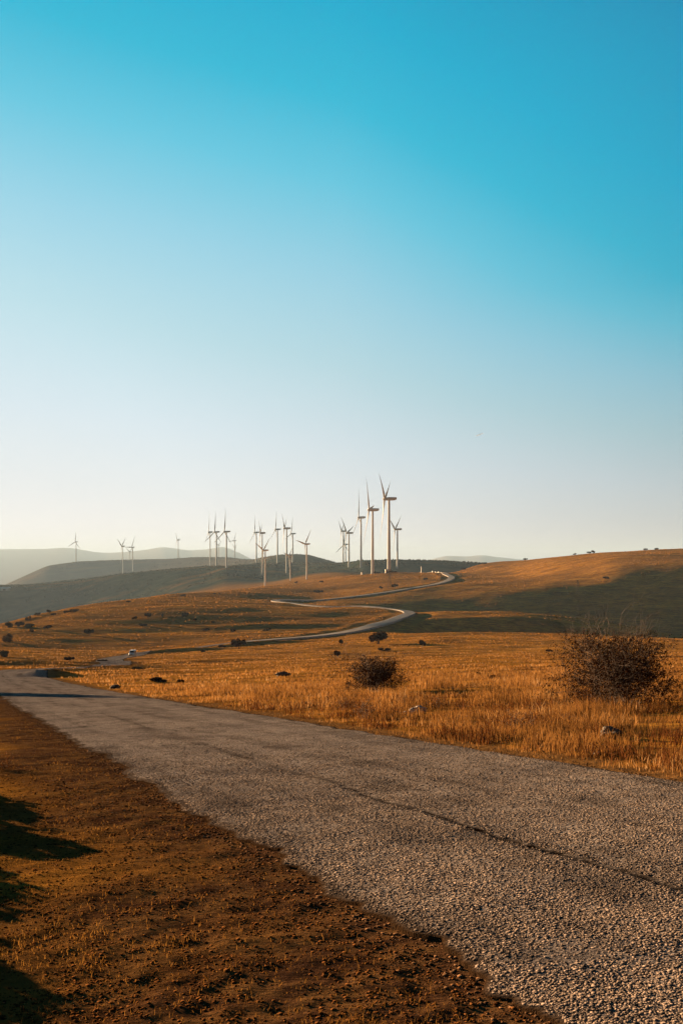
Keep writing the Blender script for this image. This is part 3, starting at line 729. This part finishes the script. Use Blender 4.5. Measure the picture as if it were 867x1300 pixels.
big = shrub_meshes(11, dry_leaf, W=3.2, Hh=2.1, nst=60, depth=3, nleaf=27000, leaf=.026, thick=.010, upr=.80, twig_only=.05, shoots=40)
X = at(783, 895, 24.8); place_shrub('shrub', big, X.x, X.y, 'largest dark twiggy shrub with bare shoots on top, at the right of the grass verge', sc=(.98, 1.0, 1.08))
med = shrub_meshes(23, dry_leaf, W=2.0, Hh=1.65, nst=36, depth=3, nleaf=14000, leaf=.03, thick=.012, upr=.72, twig_only=.15, shoots=24)
X = at(474, 880, 39); place_shrub('shrub', med, X.x, X.y, 'dark rounded shrub with bare twigs on its left, left of the largest shrub')
weed = [shrub_meshes(40+i, red_leaf, W=.7, Hh=.55, nst=14, depth=2, nleaf=520, leaf=.020, thick=.006, upr=.6, twig_only=.8) for i in range(3)]
for i, (u, v, d, s, lab) in enumerate([
    (655, 912, 19, 1.15, 'russet leafy weed clump in the verge grass left of the largest shrub'),
    (690, 900, 22.5, 0.9, 'thin russet weed touching the left foot of the largest shrub'),
    (438, 897, 28, 1.0, 'wide low twiggy weed left of the fallen pale stone'),
    (463, 905, 24, 1.1, 'spindly weed with a thin stem standing at the road verge below the dark rounded shrub'),
    (585, 893, 26, .8, 'small russet weed left of the leafy weed clump'),
    (556, 893, 27, .9, 'small dark weed just right of the pale stone'),
    (512, 893, 28, .85, 'small weed just left of the pale stone'),
    (415, 892, 31, .8, 'leftmost russet weed on the grass verge'),
    (720, 908, 20, .7, 'low weed below the left side of the largest shrub'),
    (1, 966, 15.5, .6, 'dark dried weed at the left edge of the dirt verge')]):
    X = at(u, v, d); place_shrub('weed', weed[i % 3], X.x, X.y, lab, 'weed', 'dried weeds along the road verges', i*1.3, (s, s, s*(.8+.1*(i % 4))))

def clump_bush(seed, nl, leaf, squash=.8, lobes=5):
    rn = np.random.default_rng(seed)
    c = rn.normal(0, .26, (lobes, 3))*np.array([1, 1, .55])+np.array([0, 0, .52*squash]); rad = rn.uniform(.20, .40, lobes)
    k = rn.integers(0, lobes, nl); dv = rn.normal(size=(nl, 3)); dv /= np.linalg.norm(dv, axis=1)[:, None]
    p = c[k]+dv*(rad[k]*rn.random(nl)**.35)[:, None]*np.array([1, 1, squash])
    p = p[p[:, 2] > .02]; nl = len(p)
    nn = rn.normal(size=(nl, 3)); a = np.cross(nn, rn.normal(size=(nl, 3))); a /= np.linalg.norm(a, axis=1)[:, None]
    b_ = np.cross(nn, a); b_ /= np.linalg.norm(b_, axis=1)[:, None]; s = leaf*rn.uniform(.5, 1.2, nl)[:, None]
    v = np.stack([p+a*s, p+b_*s*.7, p-a*s, p-b_*s*.7], 1).reshape(-1, 3); f = np.arange(4*nl).reshape(-1, 4)
    return v, f, np.repeat(rn.random(nl), 4)
BUSH = []
for i, (mt, sq) in enumerate(((olive_leaf, .8), (dry_leaf, .9), (olive_leaf, .7), (gold_leaf, .9), (dry_leaf, .75))):
    v, f, r_ = clump_bush(100+i, 2000, .06, sq)
    crown = np_mesh('crown', v, [f], mt, {'rnd': r_})
    m = MB(); rn = random.Random(i)
    for q in range(5):
        a = rn.random()*6.283; m.tube([(0.05*math.cos(a), .05*math.sin(a), -.1), (.12*math.cos(a), .12*math.sin(a), .2), (.26*math.cos(a), .26*math.sin(a), .55*sq)], [.03, .022, .01], 5)
    o = m.build('stem', bark); stem = o.data; bpy.data.objects.remove(o)
    BUSH.append((crown, stem))
B = [  # column, foot row, width px, height px, kind, label
 (11, 797, 8, 8, 0, 'round dark bush, leftmost of the row along the brow of the left hillside'),
 (24, 796, 10, 7, 1, 'broad dark bush second in the row along the brow of the left hillside'),
 (38, 797, 11, 6, 0, 'wide low dark bush third in the row along the brow of the left hillside'),
 (41, 803, 5, 6, 3, 'small olive golden bush just below the wide low bush on the left hillside'),
 (61, 799, 9, 6, 1, 'dark bush right of the wide low bush on the left hillside'),
 (9, 815, 13, 13, 3, 'large golden topped bush near the left edge of the hillside'),
 (5, 834, 12, 9, 0, 'dark bush low at the left edge just above the road bend'),
 (89, 840, 9, 7, 1, 'bush beside the road bend, right of the earth mounds'),
 (36, 788, 6, 7, 3, 'pale olive upright bush on the brow of the hill above the row of dark bushes'),
 (49, 781, 5, 4, 2, 'tiny bush on the hill brow right of the pale olive upright bush'),
 (63, 779, 6, 5, 1, 'small dark bush on the hill brow at the left, below the shaded valley'),
 (68, 782, 5, 4, 1, 'small bush touching the lower right of another on the hill brow'),
 (83, 779, 6, 4, 1, 'small dark bush between two others on the left hill brow'),
 (95, 777, 10, 5, 2, 'long low bush on the left hill brow'),
 (164, 765.5, 5, 3, 1, 'single dark bush on the hill crest above the empty upper slope'),
 (233, 757.5, 6, 3, 1, 'dark bush on the hill crest left of the tiny pair'),
 (272, 754.5, 3, 2, 1, 'left one of the tiny pair of bushes on the hill crest'),
 (279, 754, 3, 2, 1, 'right one of the tiny pair of bushes on the hill crest'),
 (114, 807, 9, 9, 1, 'round dark bush alone in the middle of the left hillside'),
 (171, 787, 7, 5, 1, 'squat dark bush on the upper hillside above the van'),
 (188, 785, 6, 7, 1, 'bush just right of the squat one on the upper hillside above the van'),
 (206, 783, 3, 5, 2, 'tiny upright bush on the upper hillside'),
 (235, 785, 6, 8, 1, 'taller dark bush on the upper hillside near the faint wheel tracks'),
 (183, 795, 10, 4, 2, 'flat spreading bush below the squat one on the hillside'),
 (248, 789, 4, 4, 2, 'small bush right of the taller dark one on the hillside'),
 (270, 791, 4, 3, 2, 'tiny bush on the hillside left of the shaded dome'),
 (262, 802, 7, 5, 1, 'dark bush right of the faint curved wheel tracks'),
 (297, 802, 5, 5, 2, 'small bush straight above the dark block shaped tree'),
 (282, 823, 9, 4, 1, 'low dark bush left of the dark block shaped tree'),
 (304, 824, 13, 14, 1, 'dark block shaped tree at the foot of the left hillside'),
 (258, 828, 7, 4, 2, 'low bush at the end of the dark bank line right of the van'),
 (130, 841, 9, 4, 1, 'dark low bush beside the road just left of the van'),
 (173, 850, 18, 4, 2, 'flat dark patch of scrub in the field below the van'),
 (197, 866, 24, 8, 4, 'wide brown scrub patch in the field near the road'),
 (228, 866, 10, 4, 1, 'small scrub right of the wide brown patch'),
 (433, 819, 4, 8, 1, 'narrow upright bush left of the spreading tree by the winding road'),
 (429, 835, 7, 10, 1, 'small dark upright bush in the field above the rounded shrub'),
 (480, 818, 19, 17, 1, 'dark spreading tree beside the winding road'),
 (490, 826, 12, 5, 2, 'flat low bush at the foot of the spreading tree'),
 (536, 822, 8, 10, 1, 'dark bush in the spreading tree’s long shadow at its right'),
 (405, 754, 9, 5, 1, 'dark bush above the upper road on the orange slope'),
 (376, 741, 4, 3, 1, 'tiny bush at the foot of the middle turbines, left one of two'),
 (408, 740, 4, 3, 1, 'tiny bush at the foot of the middle turbines, right one of two'),
 (484, 748, 5, 4, 1, 'small dark bush beside the upper road, left of the lattice mast'),
 (501, 747, 6, 6, 1, 'dark bush beside the upper road, right of the lattice mast'),
 (539, 737, 6, 4, 1, 'small bush beside the road end on the plateau'),
 (340, 801, 7, 4, 2, 'low bush on the shaded dome below the upper road'),
 (480, 725.7, 8, 3, 1, 'low dark scrub between the bases of the two tallest turbines'),
 (497, 725.9, 10, 3, 1, 'low dark scrub right of the tallest turbine base'),
 (614, 717, 5, 3, 1, 'dark bush on the left foot of the right hill skyline'),
 (588, 721, 5, 3, 1, 'tiny bush on the plateau behind the road end'),
 (667, 711.5, 4, 3, 1, 'tiny bush alone on the skyline low on the right hill'),
 (729, 705, 4, 3, 1, 'leftmost of three bushes on the upper skyline of the right hill'),
 (747, 703, 4, 3, 1, 'middle of three bushes on the upper skyline of the right hill'),
 (753, 702.5, 5, 4, 1, 'largest of three bushes on the upper skyline of the right hill'),
 (819, 699, 4, 3, 1, 'left one of two bushes on the skyline at the far right'),
 (832, 698.5, 5, 3, 1, 'right one of two bushes on the skyline at the far right'),
 (769, 736, 6, 4, 1, 'dark bush in the shaded hollow of the right hill'),
 (608, 857, 6, 5, 1, 'small dark bush at left of three in the right field'),
 (625, 862, 6, 7, 1, 'upright dark bush in the middle of three in the right field'),
 (635, 876, 6, 8, 4, 'brown bush nearest of three in the right field'),
 (697, 828, 8, 4, 1, 'flat dark bush in the right field left of the largest shrub'),
]
for i, (u, v, w, h_, kd, lab) in enumerate(B):
    d = ground_hit(u, v, 30, 1300)
    if d is None:
        for dv in (1, 2, 3, 4, 6):
            d = ground_hit(u, v+dv, 30, 1300)
            if d: break
    if d is None: d = 1000
    p = at(u, v, d); z = Hs(p.x, p.y)
    r_ = empty('tree' if 'tree at' in lab or 'tree beside' in lab else 'bush', (p.x, p.y, min(z, p.z+.3)-.05), i*1.7)
    r_.scale = (w*d/F*.95, w*d/F*.95, h_*d/F*1.12)
    cr, st = BUSH[kd]; link('crown', cr, r_); link('trunk' if r_.name.startswith('tree') else 'stem', st, r_)
    tag(r_, lab, 'tree' if r_.name.startswith('tree') else 'bush', 'bushes dotted over the grassland')
# bushes left of the frame whose shadows fall on the verge and across the road
for i, (x, y, w, h_) in enumerate(((-6.0, 12.9, .6, .67), (-5.4, 10.9, .7, .64), (-5.1, 9.4, .7, .72), (-4.7, 8.0, .6, .66), (-4.4, 7.0, .6, .62), (-4.1, 6.0, .6, .50), (-23.5, 56.5, 1.1, 3.0))):
    r_ = empty('bush', (x, y, Hs(x, y)-.05), i*2.1); r_.scale = (w*1.5, w*1.5, h_*1.4)
    cr, st = BUSH[i % 3]; link('crown', cr, r_); link('stem', st, r_)
    tag(r_, 'dense dark bush standing left of the road outside the picture', 'bush', 'roadside bushes left of the road')

# ------------------------------------------------------------------ rocks
pale_rock = simple('pale_limestone', (.26, .235, .21), .85, var=.3, scale=5); dark_rock = simple('dark_rock', (.035, .028, .023), .9, var=.4, scale=6)
def rock(u, v, d, sx, sy, sz_, mat, seed, label, rot=0):
    bm = bmesh.new(); bmesh.ops.create_icosphere(bm, subdivisions=4, radius=1)
    a = np.array([tuple(q.co) for q in bm.verts])
    k = 1+.30*perlin(a[:, 0]*1.3+seed, a[:, 1]*1.3+a[:, 2]*1.7, seed)+.14*perlin(a[:, 0]*3.3+seed, a[:, 2]*3.3+a[:, 1]*2, seed+3)+.05*perlin(a[:, 0]*9, a[:, 2]*9+a[:, 1]*7, seed+5)
    for q, kk in zip(bm.verts, k): q.co = Vector((q.co.x*sx*kk, q.co.y*sy*kk, q.co.z*sz_*kk))
    me = bpy.data.meshes.new('rock'); bm.to_mesh(me); bm.free(); me.materials.append(mat)
    X = at(u, v, d); o = link('rock', me); o.location = (X.x, X.y, Hs(X.x, X.y)+sz_*.45); o.rotation_euler = (0, 0, rot)
    return tag(o, label, 'rock')
rock(531, 899, 25.5, .22, .16, .13, pale_rock, 3, 'pale white stone lying in the verge grass below the rounded shrub', .4)
rock(517, 902, 25, .16, .07, .06, pale_rock, 5, 'thin pale slab leaning left of the white stone', .3)
rock(775, 921, 17, .17, .17, .12, dark_rock, 7, 'dark rounded rock in front of the largest shrub')
rock(757, 935, 14.5, .05, .05, .035, pale_rock, 9, 'small pale stone below the dark rock')
rock(147, 875, 56, .28, .2, .16, dark_rock, 12, 'dark flat rock at the edge of the road near the bend')
rock(359, 864, 72, .5, .3, .22, dark_rock, 15, 'dark flat rock in the field left of the rounded shrub')

# ------------------------------------------------------------------ the van
def car_mat(name, c, rough, spec=.5): return simple(name, c, rough, var=.04, spec=spec)
wb_ = car_mat('white_paint', (.40, .42, .43), .3); glass = car_mat('dark_glass', (.015, .02, .024), .08, .9); rub = car_mat('tyre_rubber', (.02, .02, .02), .8)
lampm = car_mat('headlamp_glass', (.75, .75, .72), .15, .8); plastic = car_mat('black_plastic', (.03, .03, .03), .5)
def van(name, p, rzv, label):
    r_ = empty(name, p, rzv, .8)
    prof = [(-2.15, .35), (-2.2, .75), (-2.05, .98), (-1.25, 1.12), (-.55, 1.78), (-.2, 1.86), (1.7, 1.84), (2.05, 1.7), (2.15, 1.0), (2.15, .35)]
    rings = []
    for y, k, zi in ((-.86, .97, .0), (-.90, 1, 0), (-.78, .985, .0), (.78, .985, 0), (.90, 1, 0), (.86, .97, 0)):
        pass
    rings = [[(x*k, y*(1-.10*max(0, (z-1.0))), z+dz) for x, z in prof] for y, k, dz in ((-.88, .965, 0), (-.84, 1, .02), (.84, 1, .02), (.88, .965, 0))]
    m = MB(); m.loft(rings); bd = m.build('body', wb_, r_, True)
    m = MB(); m.add([(-1.20, -.72, 1.18), (-1.20, .72, 1.18), (-.60, .66, 1.755), (-.60, -.66, 1.755)], [(0, 1, 2, 3)])
    m.v = [(x-.045, y, z+.03) for x, y, z in m.v]; m.build('windscreen', glass, r_)
    for sy in (-1, 1):
        m = MB(); m.add([(-.95, sy*.895, 1.18), (1.9, sy*.895, 1.18), (1.75, sy*.845, 1.66), (-.5, sy*.845, 1.66)], [(0, 1, 2, 3)]); m.build('side_window', glass, r_)
        m = MB(); m.box((-2.14, sy*.62, .80), (.1, .34, .17)); m.build('headlight', lampm, r_, bevel=.02)
        m = MB(); m.box((-1.0, sy*1.0, 1.14), (.12, .2, .15)); m.build('wing_mirror', plastic, r_, bevel=.02)
        for sx in (-1.35, 1.35):
            w = MB(); w.lathe([(.2, -.11), (.33, -.11), (.35, -.06), (.35, .06), (.33, .11), (.2, .11)], 24, Matrix.Translation((sx, sy*.80, .34)) @ Matrix.Rotation(R(90), 4, 'X'))
            wo = w.build('wheel', rub, r_, True)
            k = MB(); k.lathe([(.02, -.012), (.19, -.012), (.19, .012), (.02, .012)], 16, Matrix.Translation((sx, sy*.925, .34)) @ Matrix.Rotation(R(90), 4, 'X')); k.build('rim', steel, wo)
    m = MB(); m.box((-2.2, 0, .46), (.14, 1.6, .24)); m.build('bumper', plastic, r_, bevel=.03)
    m = MB(); m.box((-2.185, 0, .74), (.06, .8, .13)); m.build('grille', plastic, r_)
    return tag(r_, label, 'van')
i = int(np.argmin(np.abs(path[:, 1]-258)+1e3*(plen > 400)))
vx, vy = path[i]+nor_[i]*1.1; tv = tan_[i]
def rzone(x, y):
    q = float(base_height(np.array([x]), np.array([y]))[0])
    for mx, my, mh, ra, rb, hd in MOUNDS:
        c_, s_ = math.sin(R(hd)), math.cos(R(hd)); a = (x-mx)*c_+(y-my)*s_; bb = (x-mx)*s_-(y-my)*c_
        q += mh*math.exp(-(a/ra)**2-(bb/rb)**2)
    return q+.012+.0002*math.hypot(x, y)
van('van', (vx, vy, rzone(vx, vy)), math.atan2(tv[1], tv[0]), 'small white van driving on the road below the left hillside')

# ------------------------------------------------------------------ lattice pylons, mast, huts
def bars(m, pts, r): m.tube(pts, r, 4)
def pylon(u, v, d, hpx, label, mat, arms=True):
    p = at(u, v, d); Hh = hpx*d/F; r_ = empty('lattice_pylon', (p.x, p.y, min(p.z, Hs(p.x, p.y))), .3)
    b0, b1 = Hh*.09, Hh*.02; th_ = Hh*.003+.015
    for sx in (-1, 1):
        for sy in (-1, 1):
            m = MB(); bars(m, [(sx*b0, sy*b0, -.3), (sx*b1, sy*b1, Hh)], th_); m.build('leg', mat, r_)
    m = MB(); nlev = 7
    for k in range(nlev):
        z0, z1 = Hh*k/nlev, Hh*(k+1)/nlev; w0 = b0+(b1-b0)*k/nlev; w1 = b0+(b1-b0)*(k+1)/nlev
        for a, b_ in (((-1, -1), (1, -1)), ((1, -1), (1, 1)), ((1, 1), (-1, 1)), ((-1, 1), (-1, -1))):
            bars(m, [(a[0]*w0, a[1]*w0, z0), (b_[0]*w1, b_[1]*w1, z1)], th_*.6); bars(m, [(b_[0]*w0, b_[1]*w0, z0), (a[0]*w1, a[1]*w1, z1)], th_*.6)
    m.build('bracing', mat, r_)
    for zf, wf in ((.97, .16), (.84, .2), (.71, .16)):
        m = MB(); bars(m, [(-Hh*wf, 0, Hh*zf), (0, 0, Hh*(zf+.02)), (Hh*wf, 0, Hh*zf)], th_); bars(m, [(-Hh*wf, 0, Hh*zf), (0, 0, Hh*(zf-.05)), (Hh*wf, 0, Hh*zf)], th_*.8); m.build('cross_arm', mat, r_)
    return tag(r_, label, 'pylon', 'lattice pylons crossing the hills')
rust = simple('weathered_steel', (.018, .015, .013), .9, var=.2, spec=.0)
pylon(494.5, 747, ground_hit(494.5, 747) or 760, 24, 'thin lattice pylon beside the upper road below the tallest turbine', rust)
pylon(733, 756, ground_hit(733, 756) or 690, 20, 'faint lattice pylon on the shaded right hill', rust)
pylon(29, 780, 1450, 25, 'faint lattice pylon in the shaded valley at the far left', rust)
hutp = simple('weathered_white_render', (.24, .24, .235), .8)
def hut(u, v, d, wpx, hpx, label, name='hut', rz_=0.2):
    p = at(u, v, d); W = wpx*d/F; Hh = hpx*d/F; r_ = empty(name, (p.x, p.y, min(p.z, Hs(p.x, p.y)+.2)), rz_)
    m = MB(); m.box((0, 0, Hh*.35-.2), (W, W*.7, Hh*.7+.4)); m.build('wall', hutp, r_)
    m = MB(); z = Hh*.7+.004; a, b_ = W*.55, W*.42
    m.add([(-a, -b_, z), (a, -b_, z), (a, b_, z), (-a, b_, z), (-a, 0, Hh), (a, 0, Hh)], [(0, 1, 5, 4), (3, 4, 5, 2), (0, 4, 3), (1, 2, 5), (0, 3, 2, 1)]); m.build('roof', steel, r_)
    m = MB(); m.box((W*.1, -W*.35-.02, Hh*.26), (W*.2, .05, Hh*.5)); m.build('door', plastic, r_)
    return tag(r_, label, 'hut', 'small white huts on the plateau')
hut(550, 727.5, 1010, 3, 2.6, 'white hut left of three beside the road on the plateau')
hut(553.6, 727.5, 1030, 2.6, 2.4, 'white hut in the middle of three beside the road on the plateau')
hut(557.8, 728, 1010, 3.2, 2.4, 'white hut right of three beside the road on the plateau')
hut(460, 727, 1040, 2.5, 3.2, 'white hut on the plateau left of the second tallest turbine')
hut(490.6, 725.8, 1000, 3.2, 5, 'white transformer hut at the foot of the tallest turbine')
hut(5, 745.5, 2150, 16, 4, 'long pale farm shed far away at the left edge', 'farm_shed')
p = at(343, 717, 2160); van('van', (p.x, p.y, Hs(p.x, p.y)), .2, 'distant white van parked on the ridge among the middle turbines')
p = at(534.5, 729, 1005); r_ = empty('mast', (p.x, p.y, Hs(p.x, p.y)-.2)); m = MB(); m.tube([(0, 0, -.5), (0, 0, 6.5)], [.16, .1], 8); m.build('pole', wb_, r_)
m = MB(); m.box((0, 0, 6.0), (.9, .3, .3)); m.build('sensor_box', wb_, r_); tag(r_, 'slim white mast on the plateau right of the turbines', 'mast')

# ------------------------------------------------------------------ contrail
m = MB(); Q = at(608, 552, 23000); m.tube([Q+Vector((-95, 0, -32)), Q+Vector((-40, 0, -14)), Q, Q+Vector((60, 0, 25)), Q+Vector((105, 0, 45))], [2, 10, 13, 9, 2], 8)
cm, t = newmat('contrail_white'); out = t.n('ShaderNodeOutputMaterial'); b = t.n('ShaderNodeBsdfDiffuse', i_Color=(.9, .9, .9, 1)); tr = t.n('ShaderNodeBsdfTransparent'); mx = t.n('ShaderNodeMixShader', i_0=.35)
t.l(tr.outputs[0], mx.inputs[1]); t.l(b.outputs[0], mx.inputs[2]); t.l(mx.outputs[0], out.inputs[0])
tag(m.build('contrail', cm, None, True), 'short faint white contrail streak in the sky above the turbines', 'contrail')

# ------------------------------------------------------------------ haze
hz, t = newmat('haze_air'); out = t.n('ShaderNodeOutputMaterial'); pv = t.n('ShaderNodeVolumePrincipled')
pv.inputs['Color'].default_value = (.205, .325, .50, 1); pv.inputs['Density'].default_value = 6.6e-5; pv.inputs['Anisotropy'].default_value = .12
t.l(pv.outputs[0], out.inputs['Volume'])
zlo = float(gz.min())-1.0; zhi = max(float(gz.max()), 95)+6
m = MB(); m.box((0, 0, (zlo+zhi)/2), (42000, 42000, zhi-zlo)); o = m.build('haze', hz); tag(o, 'pale evening haze filling the valley air', None, None, 'stuff')

# ------------------------------------------------------------------ sky
w = bpy.data.worlds.new('World'); scene.world = w; w.use_nodes = True
t = NT(w.node_tree); out = t.n('ShaderNodeOutputWorld'); bg = t.n('ShaderNodeBackground', i_Strength=0.10)
sk = t.n('ShaderNodeTexSky', sky_type='NISHITA', sun_disc=False, sun_elevation=R(SUN_EL), sun_rotation=R(SUN_AZ), air_density=1.0, dust_density=1.0, ozone_density=1.0, altitude=600)
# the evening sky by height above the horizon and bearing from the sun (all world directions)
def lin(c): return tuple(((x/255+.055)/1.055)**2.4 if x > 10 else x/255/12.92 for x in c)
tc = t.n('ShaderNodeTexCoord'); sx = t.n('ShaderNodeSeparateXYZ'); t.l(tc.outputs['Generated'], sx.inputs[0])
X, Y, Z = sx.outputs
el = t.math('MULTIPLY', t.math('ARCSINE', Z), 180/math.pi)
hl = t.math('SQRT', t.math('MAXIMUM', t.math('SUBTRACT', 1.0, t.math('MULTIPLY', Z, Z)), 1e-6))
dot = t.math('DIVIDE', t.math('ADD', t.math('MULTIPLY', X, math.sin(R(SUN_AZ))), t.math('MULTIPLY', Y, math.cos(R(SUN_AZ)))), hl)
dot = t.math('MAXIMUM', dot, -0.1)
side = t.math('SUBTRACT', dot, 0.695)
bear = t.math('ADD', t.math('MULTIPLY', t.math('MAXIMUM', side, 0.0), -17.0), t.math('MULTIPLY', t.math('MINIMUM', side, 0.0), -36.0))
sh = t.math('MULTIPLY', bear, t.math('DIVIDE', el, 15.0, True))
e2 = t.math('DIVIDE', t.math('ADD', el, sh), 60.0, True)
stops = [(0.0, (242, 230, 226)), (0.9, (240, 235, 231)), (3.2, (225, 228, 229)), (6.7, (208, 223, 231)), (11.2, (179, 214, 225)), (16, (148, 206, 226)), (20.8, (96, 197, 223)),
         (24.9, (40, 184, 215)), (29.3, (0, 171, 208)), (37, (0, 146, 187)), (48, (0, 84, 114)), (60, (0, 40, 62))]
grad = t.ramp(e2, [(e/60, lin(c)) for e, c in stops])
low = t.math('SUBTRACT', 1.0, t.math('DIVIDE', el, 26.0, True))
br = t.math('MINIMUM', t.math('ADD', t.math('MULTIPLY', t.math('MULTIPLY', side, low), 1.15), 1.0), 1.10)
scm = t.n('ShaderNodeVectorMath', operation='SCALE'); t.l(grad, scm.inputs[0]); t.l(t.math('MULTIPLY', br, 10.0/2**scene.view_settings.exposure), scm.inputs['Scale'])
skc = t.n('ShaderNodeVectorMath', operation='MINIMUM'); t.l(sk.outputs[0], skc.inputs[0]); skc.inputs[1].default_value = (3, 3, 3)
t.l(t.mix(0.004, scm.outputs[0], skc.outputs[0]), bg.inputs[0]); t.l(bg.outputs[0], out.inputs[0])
